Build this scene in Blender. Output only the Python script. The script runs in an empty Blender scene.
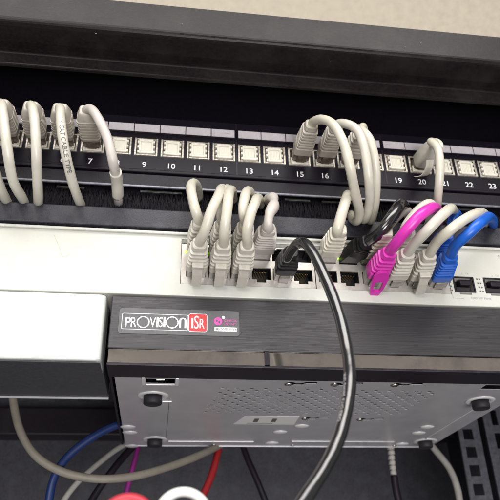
import bpy, bmesh, math, random
from mathutils import Vector, Matrix, Euler
random.seed(7)
S = 0.001                      # everything below is written in millimetres
scene = bpy.context.scene
COL = scene.collection

# ---------------------------------------------------------------- camera
F_PX = 628.0
YAW, PITCH, ROLL = 0.149, 0.516, -0.028
CAM = Vector((54.362, -349.415, -255.266))
cy, sy, cp, sp, cr, sr = math.cos(YAW), math.sin(YAW), math.cos(PITCH), math.sin(PITCH), math.cos(ROLL), math.sin(ROLL)
FW = Vector((sy*cp, cy*cp, sp)); RT0 = Vector((cy, -sy, 0)); UP0 = RT0.cross(FW)
RT = RT0*cr + UP0*sr; UP = UP0*cr - RT0*sr
cam_data = bpy.data.cameras.new('camera'); cam = bpy.data.objects.new('camera', cam_data); COL.objects.link(cam)
cam_data.sensor_width = 36; cam_data.lens = 36*F_PX/500
cam_data.clip_start = 0.01; cam_data.clip_end = 50
cam_data.dof.use_dof = True; cam_data.dof.focus_distance = 0.385; cam_data.dof.aperture_fstop = 15
m = Matrix((RT, UP, -FW)).transposed().to_4x4(); m.translation = CAM*S
cam.matrix_world = m
scene.camera = cam

# ---------------------------------------------------------------- light
world = bpy.data.worlds.new('World'); scene.world = world; world.use_nodes = True
bg = world.node_tree.nodes['Background']
bg.inputs['Color'].default_value = (1.0, 0.96, 0.92, 1); bg.inputs['Strength'].default_value = 0.22

def area(name, loc, target, size, size_y, power, color):
    d = bpy.data.lights.new(name, 'AREA'); d.shape = 'RECTANGLE'; d.size = size; d.size_y = size_y
    d.energy = power; d.color = color
    o = bpy.data.objects.new(name, d); COL.objects.link(o)
    o.location = Vector(loc)
    o.rotation_euler = (Vector(target)-Vector(loc)).to_track_quat('-Z', 'Y').to_euler()
    return o
area('window_light', (-0.45, -1.5, 0.10), (0.10, 0, -0.06), 0.8, 0.6, 9, (1.0, 0.975, 0.94))
area('underside_fill', (0.25, -1.25, -0.75), (0.12, 0, -0.12), 0.6, 0.5, 15.0, (1.0, 0.98, 0.98))  # unseen fill light, added low in front to brighten the undersides
area('ceiling_tube', (0.10, -1.80, 1.62), (0.1, -1.2, 0.0), 2.5, 1.2, 82, (1.0, 0.97, 0.93))

scene.view_settings.view_transform = 'Standard'; scene.view_settings.look = 'None'
scene.view_settings.exposure = 0; scene.view_settings.gamma = 1
scene.cycles.max_bounces = 6; scene.cycles.use_denoising = True

# ---------------------------------------------------------------- helpers
def at(px, py, Y=0.0):
    """photo pixel -> point in the plane at depth Y (mm)"""
    d = FW*F_PX + RT*(px-250) + UP*(250-py)
    return CAM + d*((Y-CAM.y)/d.y)
def at_z(px, py, Z):
    d = FW*F_PX + RT*(px-250) + UP*(250-py)
    return CAM + d*((Z-CAM.z)/d.z)

def mat(name, color, rough=0.5, metal=0.0, var=0.0, vscale=300, bump=0.0, bscale=2000, stretch=(1,1,1),
        coat=0.0, trans=0.0, emit=None, spec=0.5, dirt=None, dscale=40, damt=0.0, sheen=0.0, sss=0.0):
    m = bpy.data.materials.new(name); m.use_nodes = True
    nt = m.node_tree; N = nt.nodes; L = nt.links; b = N['Principled BSDF']
    b.inputs['Base Color'].default_value = (*color, 1)
    b.inputs['Roughness'].default_value = rough; b.inputs['Metallic'].default_value = metal
    b.inputs['Coat Weight'].default_value = coat; b.inputs['Transmission Weight'].default_value = trans
    b.inputs['Specular IOR Level'].default_value = spec
    if sss:
        b.inputs['Subsurface Weight'].default_value = sss; b.inputs['Subsurface Radius'].default_value = (0.002, 0.0016, 0.001)
    if emit:
        b.inputs['Emission Color'].default_value = (*emit[0], 1); b.inputs['Emission Strength'].default_value = emit[1]
    tc = N.new('ShaderNodeTexCoord'); mp = N.new('ShaderNodeMapping'); L.new(tc.outputs['Object'], mp.inputs['Vector'])
    mp.inputs['Scale'].default_value = stretch
    col = None
    if var:
        n = N.new('ShaderNodeTexNoise'); n.inputs['Scale'].default_value = vscale; n.inputs['Detail'].default_value = 4
        L.new(mp.outputs['Vector'], n.inputs['Vector'])
        r = N.new('ShaderNodeMapRange'); r.inputs['From Min'].default_value = .3; r.inputs['From Max'].default_value = .7
        r.inputs['To Min'].default_value = 1-var; r.inputs['To Max'].default_value = 1+var
        L.new(n.outputs['Fac'], r.inputs['Value'])
        mx = N.new('ShaderNodeMix'); mx.data_type = 'RGBA'; mx.blend_type = 'MULTIPLY'; mx.inputs['Factor'].default_value = 1
        mx.inputs['A'].default_value = (*color, 1); L.new(r.outputs['Result'], mx.inputs['B'])
        col = mx.outputs['Result']; L.new(col, b.inputs['Base Color'])
        rr = N.new('ShaderNodeMapRange'); rr.inputs['To Min'].default_value = max(0.02, rough*0.8); rr.inputs['To Max'].default_value = min(1, rough*1.25)
        L.new(n.outputs['Fac'], rr.inputs['Value']); L.new(rr.outputs['Result'], b.inputs['Roughness'])
    if dirt:
        n = N.new('ShaderNodeTexNoise'); n.inputs['Scale'].default_value = dscale; n.inputs['Detail'].default_value = 8; n.inputs['Roughness'].default_value = .6
        L.new(tc.outputs['Object'], n.inputs['Vector'])
        r = N.new('ShaderNodeMapRange'); r.inputs['From Min'].default_value = .48; r.inputs['From Max'].default_value = .72
        r.inputs['To Max'].default_value = damt; L.new(n.outputs['Fac'], r.inputs['Value'])
        mx = N.new('ShaderNodeMix'); mx.data_type = 'RGBA'
        L.new(r.outputs['Result'], mx.inputs['Factor']); mx.inputs['B'].default_value = (*dirt, 1)
        if col: L.new(col, mx.inputs['A'])
        else: mx.inputs['A'].default_value = (*color, 1)
        L.new(mx.outputs['Result'], b.inputs['Base Color'])
    if bump:
        n = N.new('ShaderNodeTexNoise'); n.inputs['Scale'].default_value = bscale; n.inputs['Detail'].default_value = 3
        L.new(mp.outputs['Vector'], n.inputs['Vector'])
        bu = N.new('ShaderNodeBump'); bu.inputs['Strength'].default_value = bump; bu.inputs['Distance'].default_value = 0.0003
        L.new(n.outputs['Fac'], bu.inputs['Height']); L.new(bu.outputs['Normal'], b.inputs['Normal'])
    if name == 'beige_plaster': bu.inputs['Distance'].default_value = .003
    return m

M = {
 'wall': mat('beige_plaster', (0.50, 0.445, 0.36), .9, var=.07, vscale=60, bump=1.0, bscale=140),
 'beam': mat('grey_powder_coat', (0.013, 0.0095, 0.0105), .32, spec=.15, var=.25, vscale=500, bump=.12, bscale=1300, dirt=(.038,.033,.031), dscale=35, damt=.45),
 'black': mat('black_powder_coat_hazed', (0.011, 0.009, 0.014), .38, spec=.18, var=.25, vscale=700, bump=.3, bscale=1600),  # purple cast of lens haze is mixed into the black
 'bar': mat('textured_black_coat', (0.026, 0.025, 0.034), .42, spec=.35, var=.35, vscale=1500, bump=.6, bscale=1500, dirt=(.09,.09,.09), dscale=90, damt=.4),
 'interior': mat('dark_cabinet_coat', (0.036, 0.034, 0.044), .5, var=.35, vscale=600, bump=.4, bscale=1200, dirt=(.08,.08,.09), dscale=70, damt=.5),
 'rail': mat('dark_zinc_rail', (0.15, 0.15, 0.175), .35, metal=.5, var=.25, vscale=300, bump=.2, bscale=900),
 'panel': mat('panel_black_hazed', (0.009, 0.007, 0.012), .34, spec=.14, var=.2, vscale=900, bump=.1, bscale=2500),  # black with the purplish haze veil tinted into its base colour
 'strip': mat('label_paper', (0.56, 0.52, 0.55), .45, var=.10, vscale=250, dirt=(.35,.3,.3), dscale=150, damt=.5),
 'print': mat('white_print', (0.78, 0.78, 0.80), .5),
 'cream': mat('cream_insert', (0.74, 0.71, 0.62), .35, var=.06, vscale=500, dirt=(.55,.47,.33), dscale=260, damt=.4, sss=.15),
 'clearframe': mat('jack_frame', (0.42, 0.38, 0.33), .25, metal=.4, var=.4, vscale=700, bump=.3, bscale=900),
 'jackdark': mat('jack_dark', (0.02, 0.015, 0.014), .4),
 'brush': mat('brush_black', (0.007, 0.006, 0.009), .6, spec=.15),
 'alu': mat('aluminium_holder', (0.10, 0.10, 0.10), .35, metal=.8, var=.3, vscale=200, stretch=(1,1,8)),
 'white': mat('white_appliance_paint', (0.585, 0.585, 0.545), .38, var=.02, vscale=500, bump=.12, bscale=1800, dirt=(.57,.55,.42), dscale=22, damt=.55),
 'boxwhite': mat('white_box_paint', (0.66, 0.68, 0.665), .36, var=.02, vscale=900, bump=.12, bscale=1400, dirt=(.58,.61,.54), dscale=26, damt=.6),
 'boxdark': mat('dark_steel_underside', (0.055, 0.055, 0.062), .5, var=.15, vscale=400, bump=.2),
 'cage': mat('nickel_port_cage', (0.60, 0.57, 0.53), .34, metal=.5, var=.06, vscale=400, bump=.15, bscale=700, dirt=(.42,.38,.33), dscale=60, damt=.3),
 'cagetop': mat('grey_light_pipe_strip', (0.20, 0.20, 0.18), .35, var=.2),
 'hole': mat('port_black_plastic', (0.012, 0.011, 0.012), .45),
 'gold': mat('gold_contacts', (0.55, 0.42, 0.18), .3, metal=.9),
 'grey': mat('grey_print', (0.30, 0.30, 0.31), .5),
 'led': mat('green_led', (0.3, .6, .05), .3, emit=((0.45, 1.0, 0.05), 3.0)),
 'brushed': mat('brushed_dark_aluminium', (0.050, 0.048, 0.052), .36, metal=.6, var=.18, vscale=320, bump=.4, bscale=400, stretch=(.035,1,16)),
 'gloss': mat('glossy_smoked_strip', (0.72, 0.64, 0.58), .08, metal=.95, var=.06, vscale=30, dirt=(.35,.33,.31), dscale=60, damt=.6),
 'bezel': mat('dark_plastic_bezel', (0.016, 0.012, 0.018), .38, spec=.3, var=.2, vscale=500, bump=.15),
 'galv': mat('bare_steel_underside', (0.66, 0.65, 0.68), .36, metal=.45, var=.05, vscale=60, bump=.1, bscale=900, dirt=(.50,.50,.52), dscale=14, damt=.4),
 'dimple': mat('pressed_steel_lit', (0.80, 0.79, 0.80), .35, metal=.2, var=.05, vscale=200),  # paler than the plate: light caught by tilted pressings, put into the colour
 'rubber': mat('black_rubber', (0.018, 0.017, 0.022), .6, var=.2, vscale=500, bump=.2),
 'screw': mat('bright_screw', (0.7, 0.68, 0.62), .25, metal=1),
 'sticker': mat('sticker_white', (0.82, 0.80, 0.80), .45, var=.03),
 'stickergrey': mat('badge_grey_film', (0.14, 0.14, 0.145), .22, var=.05, vscale=200, coat=.3),
 'red': mat('badge_red', (0.62, 0.055, 0.06), .35),
 'magenta': mat('badge_magenta', (0.72, 0.09, 0.42), .4),
 'c_cream': mat('cream_cable_jacket', (0.60, 0.575, 0.50), .32, var=.05, vscale=160, bump=.12, bscale=500, dirt=(.45,.40,.30), dscale=70, damt=.35, sss=.08),
 'c_ivory': mat('ivory_cable_jacket', (0.62, 0.59, 0.50), .30, var=.05, vscale=160, bump=.12, bscale=500, dirt=(.45,.42,.26), dscale=70, damt=.4, sss=.08),
 'c_warm': mat('warm_grey_cable_jacket', (0.56, 0.52, 0.48), .38, var=.05, vscale=160, bump=.12, bscale=500, dirt=(.40,.36,.33), dscale=70, damt=.35, sss=.08),
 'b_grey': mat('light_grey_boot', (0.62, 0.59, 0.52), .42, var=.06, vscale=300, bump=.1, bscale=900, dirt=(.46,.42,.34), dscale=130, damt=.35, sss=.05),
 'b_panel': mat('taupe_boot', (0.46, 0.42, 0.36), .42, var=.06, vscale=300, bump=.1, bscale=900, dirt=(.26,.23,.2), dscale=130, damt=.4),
 'c_pink': mat('magenta_jacket', (0.66, 0.035, 0.42), .33, var=.06, vscale=200, bump=.1, bscale=500),
 'c_blue': mat('blue_jacket', (0.012, 0.115, 0.56), .34, var=.08, vscale=200, bump=.1, bscale=500),
 'c_navy': mat('navy_jacket', (0.012, 0.03, 0.13), .4, var=.1, vscale=200, bump=.1),
 'c_black': mat('black_jacket', (0.012, 0.012, 0.013), .17, spec=1.0, var=.15, vscale=200, bump=.22, bscale=260),
 'b_black': mat('black_boot', (0.013, 0.012, 0.013), .36, spec=.35, var=.2, vscale=300, bump=.3, bscale=900),
 'c_tan': mat('tan_cable', (0.25, 0.225, 0.185), .5, var=.08, vscale=200, bump=.1),
 'c_bgwhite': mat('dull_white_cable', (0.42, 0.40, 0.37), .5, var=.08, vscale=200),
 'c_purple': mat('purple_cable', (0.26, 0.02, 0.20), .45, var=.1, vscale=200),
 'c_red': mat('red_cable', (0.36, 0.018, 0.022), .42, var=.1, vscale=200),
 'c_redbright': mat('bright_red_cable', (0.45, 0.02, 0.04), .4, var=.06, vscale=200),
 'c_white': mat('white_cable', (0.78, 0.78, 0.76), .35),
 'plug': mat('clear_plug_plastic', (0.40, 0.37, 0.33), .15, trans=.35, var=.2, vscale=500),
 'plugbrown': mat('smoky_plug_plastic', (0.17, 0.13, 0.10), .15, trans=.2, var=.3, vscale=500),
 'ink': mat('black_ink', (0.14, 0.13, 0.12), .5),
 'inkwhite': mat('pale_ink', (0.45, 0.45, 0.45), .5),
}

class MB:
    def __init__(s): s.v = []; s.f = []; s.sm = []
    def add(s, verts, faces, smooth=False):
        b = len(s.v); s.v += [Vector(v) for v in verts]
        s.f += [tuple(i+b for i in f) for f in faces]; s.sm += [smooth]*len(faces); return s
    def box(s, x0, x1, y0, y1, z0, z1, bev=0.0):
        if bev <= 0:
            return s.add([(x0,y0,z0),(x1,y0,z0),(x1,y1,z0),(x0,y1,z0),(x0,y0,z1),(x1,y0,z1),(x1,y1,z1),(x0,y1,z1)],
                  [(0,3,2,1),(4,5,6,7),(0,1,5,4),(1,2,6,5),(2,3,7,6),(3,0,4,7)])
        bm = bmesh.new(); bmesh.ops.create_cube(bm, size=1)
        for v in bm.verts:
            v.co = Vector(((x0+x1)/2+v.co.x*(x1-x0), (y0+y1)/2+v.co.y*(y1-y0), (z0+z1)/2+v.co.z*(z1-z0)))
        bmesh.ops.bevel(bm, geom=bm.edges[:], offset=bev, segments=2, affect='EDGES', profile=.5)
        bm.verts.index_update()
        s.add([v.co.copy() for v in bm.verts], [tuple(v.index for v in f.verts) for f in bm.faces]); bm.free(); return s
    def cyl(s, c, axis, r0, r1, h, n=20, smooth=True):
        c = Vector(c); axis = Vector(axis).normalized(); q = Vector((0,0,1)).rotation_difference(axis)
        vs = []
        for k, (r, t) in enumerate(((r0,0),(r1,h))):
            for i in range(n):
                a = 2*math.pi*i/n; vs.append(c+q@Vector((r*math.cos(a), r*math.sin(a), t)))
        s.add(vs, [(i,(i+1)%n,n+(i+1)%n,n+i) for i in range(n)], smooth)
        b = len(s.v)-2*n
        s.f += [tuple(b+i for i in reversed(range(n))), tuple(b+n+i for i in range(n))]; s.sm += [False]*2
        return s
    def rings(s, rings, close=True, smooth=True):
        n = len(rings[0]); b = len(s.v)
        for r in rings: s.v += [Vector(v) for v in r]
        for k in range(len(rings)-1):
            for i in range(n):
                j = (i+1) % n
                s.f.append((b+k*n+i, b+k*n+j, b+(k+1)*n+j, b+(k+1)*n+i)); s.sm.append(smooth)
        if close:
            s.f += [tuple(b+i for i in reversed(range(n))), tuple(b+(len(rings)-1)*n+i for i in range(n))]; s.sm += [False]*2
        return s
    def mesh(s, name, origin=(0,0,0)):
        o = Vector(origin); me = bpy.data.meshes.new(name)
        me.from_pydata([tuple((v-o)*S) for v in s.v], [], s.f)
        me.polygons.foreach_set('use_smooth', s.sm); me.update()
        bm = bmesh.new(); bm.from_mesh(me); bmesh.ops.recalc_face_normals(bm, faces=bm.faces); bm.to_mesh(me); bm.free()
        return me

def empty(name, loc, label, cat, group=None):
    o = bpy.data.objects.new(name, None); COL.objects.link(o); o.location = Vector(loc)*S
    o.empty_display_size = 0.01
    o['label'] = label; o['category'] = cat
    if group: o['group'] = group
    return o
ORG = {}
def world_org(o):
    p = Vector((0,0,0))
    while o is not None: p += Vector(o.location); o = o.parent
    return p/S
def part(name, mb, material, parent, label=None, kind=None, loc=None):
    """mesh given in world mm, stored relative to its own place"""
    if loc is None: loc = sum(mb.v, Vector())/max(1, len(mb.v)) if parent is not None else Vector((0,0,0))
    loc = Vector(loc)
    me = mb.mesh(name, loc) if isinstance(mb, MB) else mb
    mats = material if isinstance(material, (list, tuple)) else [material]
    for x in mats: me.materials.append(M[x])
    o = bpy.data.objects.new(name, me); COL.objects.link(o)
    if parent is not None: o.parent = parent; o.location = (loc-world_org(parent))*S
    else: o.location = loc*S
    if label: o['label'] = label
    if kind: o['kind'] = kind
    return o
def inst(name, me, parent, loc, rot=(0,0,0), scale=None, label=None):
    """shared mesh placed at world mm loc"""
    o = bpy.data.objects.new(name, me); COL.objects.link(o)
    o.parent = parent; o.location = (Vector(loc)-world_org(parent))*S; o.rotation_euler = rot
    if scale: o.scale = scale
    if label: o['label'] = label
    return o
def shared(name, mb, mats):
    me = mb.mesh(name)
    for x in (mats if isinstance(mats, (list, tuple)) else [mats]): me.materials.append(M[x])
    return me

def cut(me_src, cutter_mb):
    """boolean difference of mesh data, both in the same space (mm MB)"""
    a = bpy.data.objects.new('tmp_a', me_src.mesh('a')); b = bpy.data.objects.new('tmp_b', cutter_mb.mesh('b'))
    COL.objects.link(a); COL.objects.link(b)
    md = a.modifiers.new('b', 'BOOLEAN'); md.object = b; md.operation = 'DIFFERENCE'; md.solver = 'EXACT'; md.use_self = True
    bpy.context.view_layer.update()
    dg = bpy.context.evaluated_depsgraph_get(); me = bpy.data.meshes.new_from_object(a.evaluated_get(dg))
    out = MB(); out.add([v.co/S for v in me.vertices], [tuple(p.vertices) for p in me.polygons])
    for o in (a, b):
        d = o.data; bpy.data.objects.remove(o); bpy.data.meshes.remove(d)
    bpy.data.meshes.remove(me)
    return out

def text_mb(s, size, origin, U, V, sx=1.0, align='CENTER', lift=0.0, bold=0.0, thick=0.05):
    """flat lettering laid on the plane spanned by U (right) and V (up)"""
    c = bpy.data.curves.new('t', 'FONT'); c.body = s; c.size = size; c.align_x = align; c.align_y = 'CENTER'; c.offset = bold*(1 if size > 3 else .6)
    c.resolution_u = 3
    o = bpy.data.objects.new('t', c); COL.objects.link(o); bpy.context.view_layer.update()
    me = bpy.data.meshes.new_from_object(o.evaluated_get(bpy.context.evaluated_depsgraph_get()))
    U = Vector(U).normalized(); V = Vector(V).normalized(); W = U.cross(V); origin = Vector(origin)
    mb = MB(); mb.add([origin+U*v.co.x*sx+V*v.co.y+W*lift for v in me.vertices], [tuple(p.vertices) for p in me.polygons])
    raw = [(v.co.x*sx, v.co.y) for v in me.vertices]; faces = [tuple(p.vertices) for p in me.polygons]
    bpy.data.objects.remove(o); bpy.data.curves.remove(c); bpy.data.meshes.remove(me)
    mb.raw = (raw, faces); return mb

def smooth_path(pts, step=1.5):
    P = [Vector(p) for p in pts]; P = [P[0]*2-P[1]]+P+[P[-1]*2-P[-2]]; out = []
    for i in range(1, len(P)-2):
        a, b, c, d = P[i-1], P[i], P[i+1], P[i+2]
        def tj(t, p, q): return t+max(1e-3, (q-p).length)**.5
        t0 = 0; t1 = tj(t0,a,b); t2 = tj(t1,b,c); t3 = tj(t2,c,d)
        n = max(2, int((c-b).length/step))
        for k in range(n):
            t = t1+(t2-t1)*k/n
            A1 = a*((t1-t)/(t1-t0))+b*((t-t0)/(t1-t0)); A2 = b*((t2-t)/(t2-t1))+c*((t-t1)/(t2-t1)); A3 = c*((t3-t)/(t3-t2))+d*((t-t2)/(t3-t2))
            B1 = A1*((t2-t)/(t2-t0))+A2*((t-t0)/(t2-t0)); B2 = A2*((t3-t)/(t3-t1))+A3*((t-t1)/(t3-t1))
            out.append(B1*((t2-t)/(t2-t1))+B2*((t-t1)/(t2-t1)))
    out.append(P[-2])
    # relax, so that the bends are those of a springy cable
    for _ in range(3):
        out = [out[0]]+[(out[i-1]+out[i]*2+out[i+1])/4 for i in range(1, len(out)-1)]+[out[-1]]
    return out
def frames(path, up=Vector((0.3,-1,0.2))):
    T = [(path[min(i+1,len(path)-1)]-path[max(i-1,0)]).normalized() for i in range(len(path))]
    n = (up-T[0]*up.dot(T[0])).normalized(); out = []
    for i, t in enumerate(T):
        if i: n = T[i-1].rotation_difference(t)@n
        n = (n-t*n.dot(t)).normalized(); out.append((t, n, t.cross(n)))
    return out
def tube(pts, r, n=18, step=1.5, rfun=None, mb=None):
    path = smooth_path(pts, step); fr = frames(path); mb = mb or MB(); rings = []
    ph = random.random()*6
    for i, (p, (t, a, b)) in enumerate(zip(path, fr)):
        rr = rfun(i/(len(path)-1), r) if rfun else r
        e = 1+.02*math.sin(i*.35+ph)+.012*math.sin(i*.9+2*ph)
        p = p+(a*math.sin(i*.21+ph)+b*math.sin(i*.17+2*ph))*(r*.05)
        rings.append([p+a*(rr*e*math.cos(2*math.pi*k/n))+b*(rr/e*math.sin(2*math.pi*k/n)) for k in range(n)])
    mb.rings(rings); mb.path = path; mb.fr = fr
    return mb
def wrap_text(tb, s, size, start, r, up=False, roll=0.0):
    """print lettering along a tube: letters run along the path, facing the camera"""
    t = text_mb(s, size, (0,0,0), (1,0,0), (0,0,1), align='LEFT', bold=.05); raw, faces = t.raw
    path, fr = tb.path, tb.fr; cum = [0]
    for i in range(1, len(path)): cum.append(cum[-1]+(path[i]-path[i-1]).length)
    def loc(sv):
        sv = min(max(sv, 0), cum[-1]-.01); i = 1
        while cum[i] < sv: i += 1
        f = (sv-cum[i-1])/max(1e-6, cum[i]-cum[i-1]); return path[i-1].lerp(path[i], f), fr[i]
    out = []
    for x, y in raw:
        sv = start+(-x if up else x); p, (tt, a, b) = loc(sv)
        v = (CAM-p); v = (v-tt*v.dot(tt)).normalized(); w = tt.cross(v)
        if up: w = -w
        ang = y/r+roll; out.append(p+(v*math.cos(ang)-w*math.sin(ang))*(r+.14))
    mb = MB(); mb.add(out, faces); return mb

def rrect(hw, hh, rad, n=5):
    pts = []
    for cx, cz, a0 in ((hw-rad, hh-rad, 0), (-hw+rad, hh-rad, 90), (-hw+rad, -hh+rad, 180), (hw-rad, -hh+rad, 270)):
        for k in range(n): 
            a = math.radians(a0+90*k/(n-1)); pts.append((cx+rad*math.cos(a), cz+rad*math.sin(a)))
    return pts
def flat_shape(pts, y, thick=0.15):
    """closed outline in XZ, extruded a little towards the viewer"""
    mb = MB(); n = len(pts)
    mb.rings([[(x, y, z) for x, z in pts], [(x, y-thick, z) for x, z in pts]], smooth=False); return mb
def frame_shape(out, inn, y, thick=.1):
    mb = MB(); n = len(out)
    mb.add([(x, y-thick, z) for x, z in out]+[(x, y-thick, z) for x, z in inn]+[(x, y, z) for x, z in out]+[(x, y, z) for x, z in inn],
           [(i,(i+1)%n,n+(i+1)%n,n+i) for i in range(n)]+[(i,(i+1)%n,2*n+(i+1)%n,2*n+i) for i in range(n)]+[(n+i,n+(i+1)%n,3*n+(i+1)%n,3*n+i) for i in range(n)])
    return mb

U1 = 44.45
# ================================================================ setting
w = MB(); w.box(-1500, 2500, 402, 420, -1200, 2200)
wall = part('wall', w, 'wall', None); wall['kind'] = 'structure'

# ================================================================ cabinet
cab = empty('rack_cabinet', (99, 100, -300), 'black steel rack cabinet whose frame holds all the network gear', 'cabinet')
XL, XR = -182, 382
# top front beam: bent sheet profile swept along X (face, glossy underside, lip)
prof = [(-30, 102), (-58.5, 98.5), (-60, 96.6), (-60.6, 72.5), (-60.4, 71.2), (-59.9, 70.1), (-59.0, 69.2), (-57.9, 68.7), (-56.5, 68.5), (-50, 68.2), (-44, 68.0), (-38, 68.4), (-35.4, 68.2), (-34.8, 67.9), (-34.4, 67.2), (-34.2, 59.0), (-34.0, 58.4), (-33.4, 58.0), (-31.5, 58.0), (-31.5, 99.5), (-20,99.5),(-20,102)]
bm_ = MB(); bm_.rings([[(x, y, z) for y, z in prof] for x in (XL, -60, 60, 180, 300, XR)], smooth=False)
part('top_beam', bm_, 'beam', cab)
for px, py, Y in ((34, 62.5, -34.5), (268, 84.5, -34.5), (405, 47, -61), (421, 43, -61), (96, 33.5, -61), (182, 24, -61), (330, 62, -61), (471, 98, -34.5)):
    c_ = at(px, py, Y); rr_ = random.uniform(.25, .6)
    part('paint_chip', MB().add([(c_.x+rr_*random.uniform(.6,1.2)*math.cos(k*math.pi/3), Y-.02, c_.z+rr_*random.uniform(.4,1)*math.sin(k*math.pi/3)) for k in range(6)], [tuple(range(6))]), 'alu', cab)
part('roof_panel', MB().box(XL, XR, -20, 398, 100, 101.5), 'black', cab)
part('side_panel', MB().box(XL-2, XL-.5, -60, 398, -640, 100), 'interior', cab)
part('side_panel', MB().box(XR+.5, XR+2, -60, 398, -640, 100), 'interior', cab)
part('back_panel', MB().box(XL, XR, 350, 352, -640, 99), 'interior', cab)
part('rear_crossbar', MB().box(XL+2, XR-2, 322, 349, -98, -70, 1.5), 'bezel', cab)
# rails with square holes
def rail(x0, x1, y, z0, z1, hx, flange_dir):
    body = MB().box(x0, x1, y, y+2, z0, z1)
    c = MB(); z = z0+6
    while z < z1-12:
        c.box(hx-4.75, hx+4.75, y-1, y+3, z, z+9.5); z += 15.875
    r = cut(body, c)
    fx = x1 if flange_dir > 0 else x0-2
    r.box(fx+.0, fx+2, y, y+28, z0, z1)
    return r
part('rear_rail', rail(324.5, 343, 200, -420, 60, 333.5, 1), 'rail', cab)
part('rear_rail', rail(-145, -126.5, 200, -420, 60, -135.5, -1), 'rail', cab)
part('front_rail', rail(324, 343, 2, -420, 60, 333.5, 1), 'rail', cab)
part('front_rail', rail(-145, -126, 2, -420, 60, -135.5, -1), 'rail', cab)
# slotted vertical cable bracket right of the rear rail
b0 = MB().box(349, 374, 196, 198, -420, 55); c0 = MB()
z = -410
while z < 40:
    c0.box(357, 363, 195, 199, z, z+14); z += 21
part('slotted_bracket', cut(b0, c0), 'rail', cab)

# ================================================================ patch panel
PITCH = 18.03
pp = empty('patch_bay', (99, 0, 24), 'black 24 port patch panel with white port numbers and label strips', 'patch panel')
face = MB().box(-137, 337, 0, 2, 1.0, 50.5)
holes = MB()
for n in range(1, 25):
    x = (n-7)*PITCH; holes.box(x-8.0, x+8.0, -1, 3, 15.5, 31.5)
part('face_plate', cut(face, holes), 'panel', pp)
part('bottom_lip', MB().box(-137, 337, -2.2, -.2, 0.6, 3.2, .6), 'panel', pp)
for gx in (-7+3.5+.0, 12.5-7, 18.5-7):       # seams between the groups of six
    part('seam', MB().box(gx*PITCH-.35, gx*PITCH+.35, -.12, -.02, 3.6, 50), 'bezel', pp)
# jack meshes (local, centre of the port)
jf = MB()
jf.box(-8.0, -6.6, -.6, 9, -7.6, 7.6, .25).box(6.6, 8.0, -.6, 9, -7.6, 7.6, .25).box(-6.6, 6.6, -.5, 9, 6.2, 7.4, .25).box(-6.6, 6.6, -.5, 9, -7.4, -6.4, .25)
JF = shared('jack_frame', jf, 'clearframe')
ji = MB()   # pale dust cover: rim with notched sides round a recessed ribbed window
ji.box(-4.9, 4.9, -1.6, 5, 3.9, 5.9, .4).box(-4.9, 4.9, -1.6, 5, -6.2, -4.4, .4).box(-4.9, -3.5, -1.5, 5, -4.5, 4.0, .3).box(3.5, 4.9, -1.5, 5, -4.5, 4.0, .3)
ji.box(-3.5, 3.5, -.5, 4, -4.5, 4.0)
for sx in (-1, 1):
    for zz in (-4.4, -.2, 4.0): ji.box(sx*5.3-.75, sx*5.3+.75, -1.1, 4, zz-1.0, zz+1.0, .35)
for k in range(6): ji.box(-2.9+k*1.16-.22, -2.9+k*1.16+.22, -.7, -.4, -3.6, 3.2)
ji.box(-1.6, 1.6, -2.0, -1.2, 4.4, 5.4, .25)
JI = shared('cream_insert', ji, 'cream')
jb = MB().box(-6.5, 6.5, 1.2, 2.2, -6.2, 6.1).box(-7.4, 7.4, 9.1, 30, -7.4, 7.4)
jb2 = 0
JB = shared('jack_body', jb, 'jackdark')
ju = MB()   # what is seen of an occupied jack: pale U under the plug
ju.box(-6.3, -4.5, -1.6, 6, -6.2, -1.6, .3).box(4.5, 6.3, -1.6, 6, -6.2, -1.6, .3).box(-6.3, 6.3, -1.6, 6, -7.0, -4.9, .4)
JU = shared('jack_latch_stop', ju, 'cream')
occupied = {3, 4, 5, 6, 7, 15, 16, 17, 20}
for n in range(1, 25):
    x = (n-7)*PITCH; f = inst('jack', JF, pp, (x, 0, 23.5))
    inst('jack_body', JB, f, (x, 0, 23.5))
    if n in occupied: inst('latch_stop', JU, f, (x, 0, 23.5))
    else: inst('dust_cover', JI, f, (x, random.uniform(-.3,.3), 23.5+random.uniform(-.3,.3)), rot=(0, random.uniform(-.03,.03), 0))
    part('port_number', text_mb(str(n), 6.2, (x-.5, -.08, 8.2), (1,0,0), (0,0,1), bold=.06), 'print', pp)
# label strips, four groups of six
for g in range(4):
    for k in range(6):
        n = g*6+k+1; x = (n-7)*PITCH; x0, x1 = x-8.8, x+8.6
        if k == 0: x0 += 1.2
        if k == 5: x1 -= 1.0
        part('label_strip', MB().box(x0, x1, -.9, -.1, 36.6+random.uniform(-.1,.1), 43.3), 'strip', pp)
    part('strip_holder', MB().box((g*6-6)*PITCH-9.4, (g*6-1)*PITCH+9.2, -.6, .0, 35.4, 44.4, .2), 'panel', pp)
# small scribble on strips 12 and 19
for n in (12, 19):
    part('pencil_mark', text_mb('~', 5, ((n-7)*PITCH-4+6*(n==12), -1.0, 40.2), (1,0,0), (0,0,1), sx=1.3), 'grey', pp)
part('rear_board', MB().box(-125, 325, 30.5, 34, 3, 47), 'hole', pp)

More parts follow.
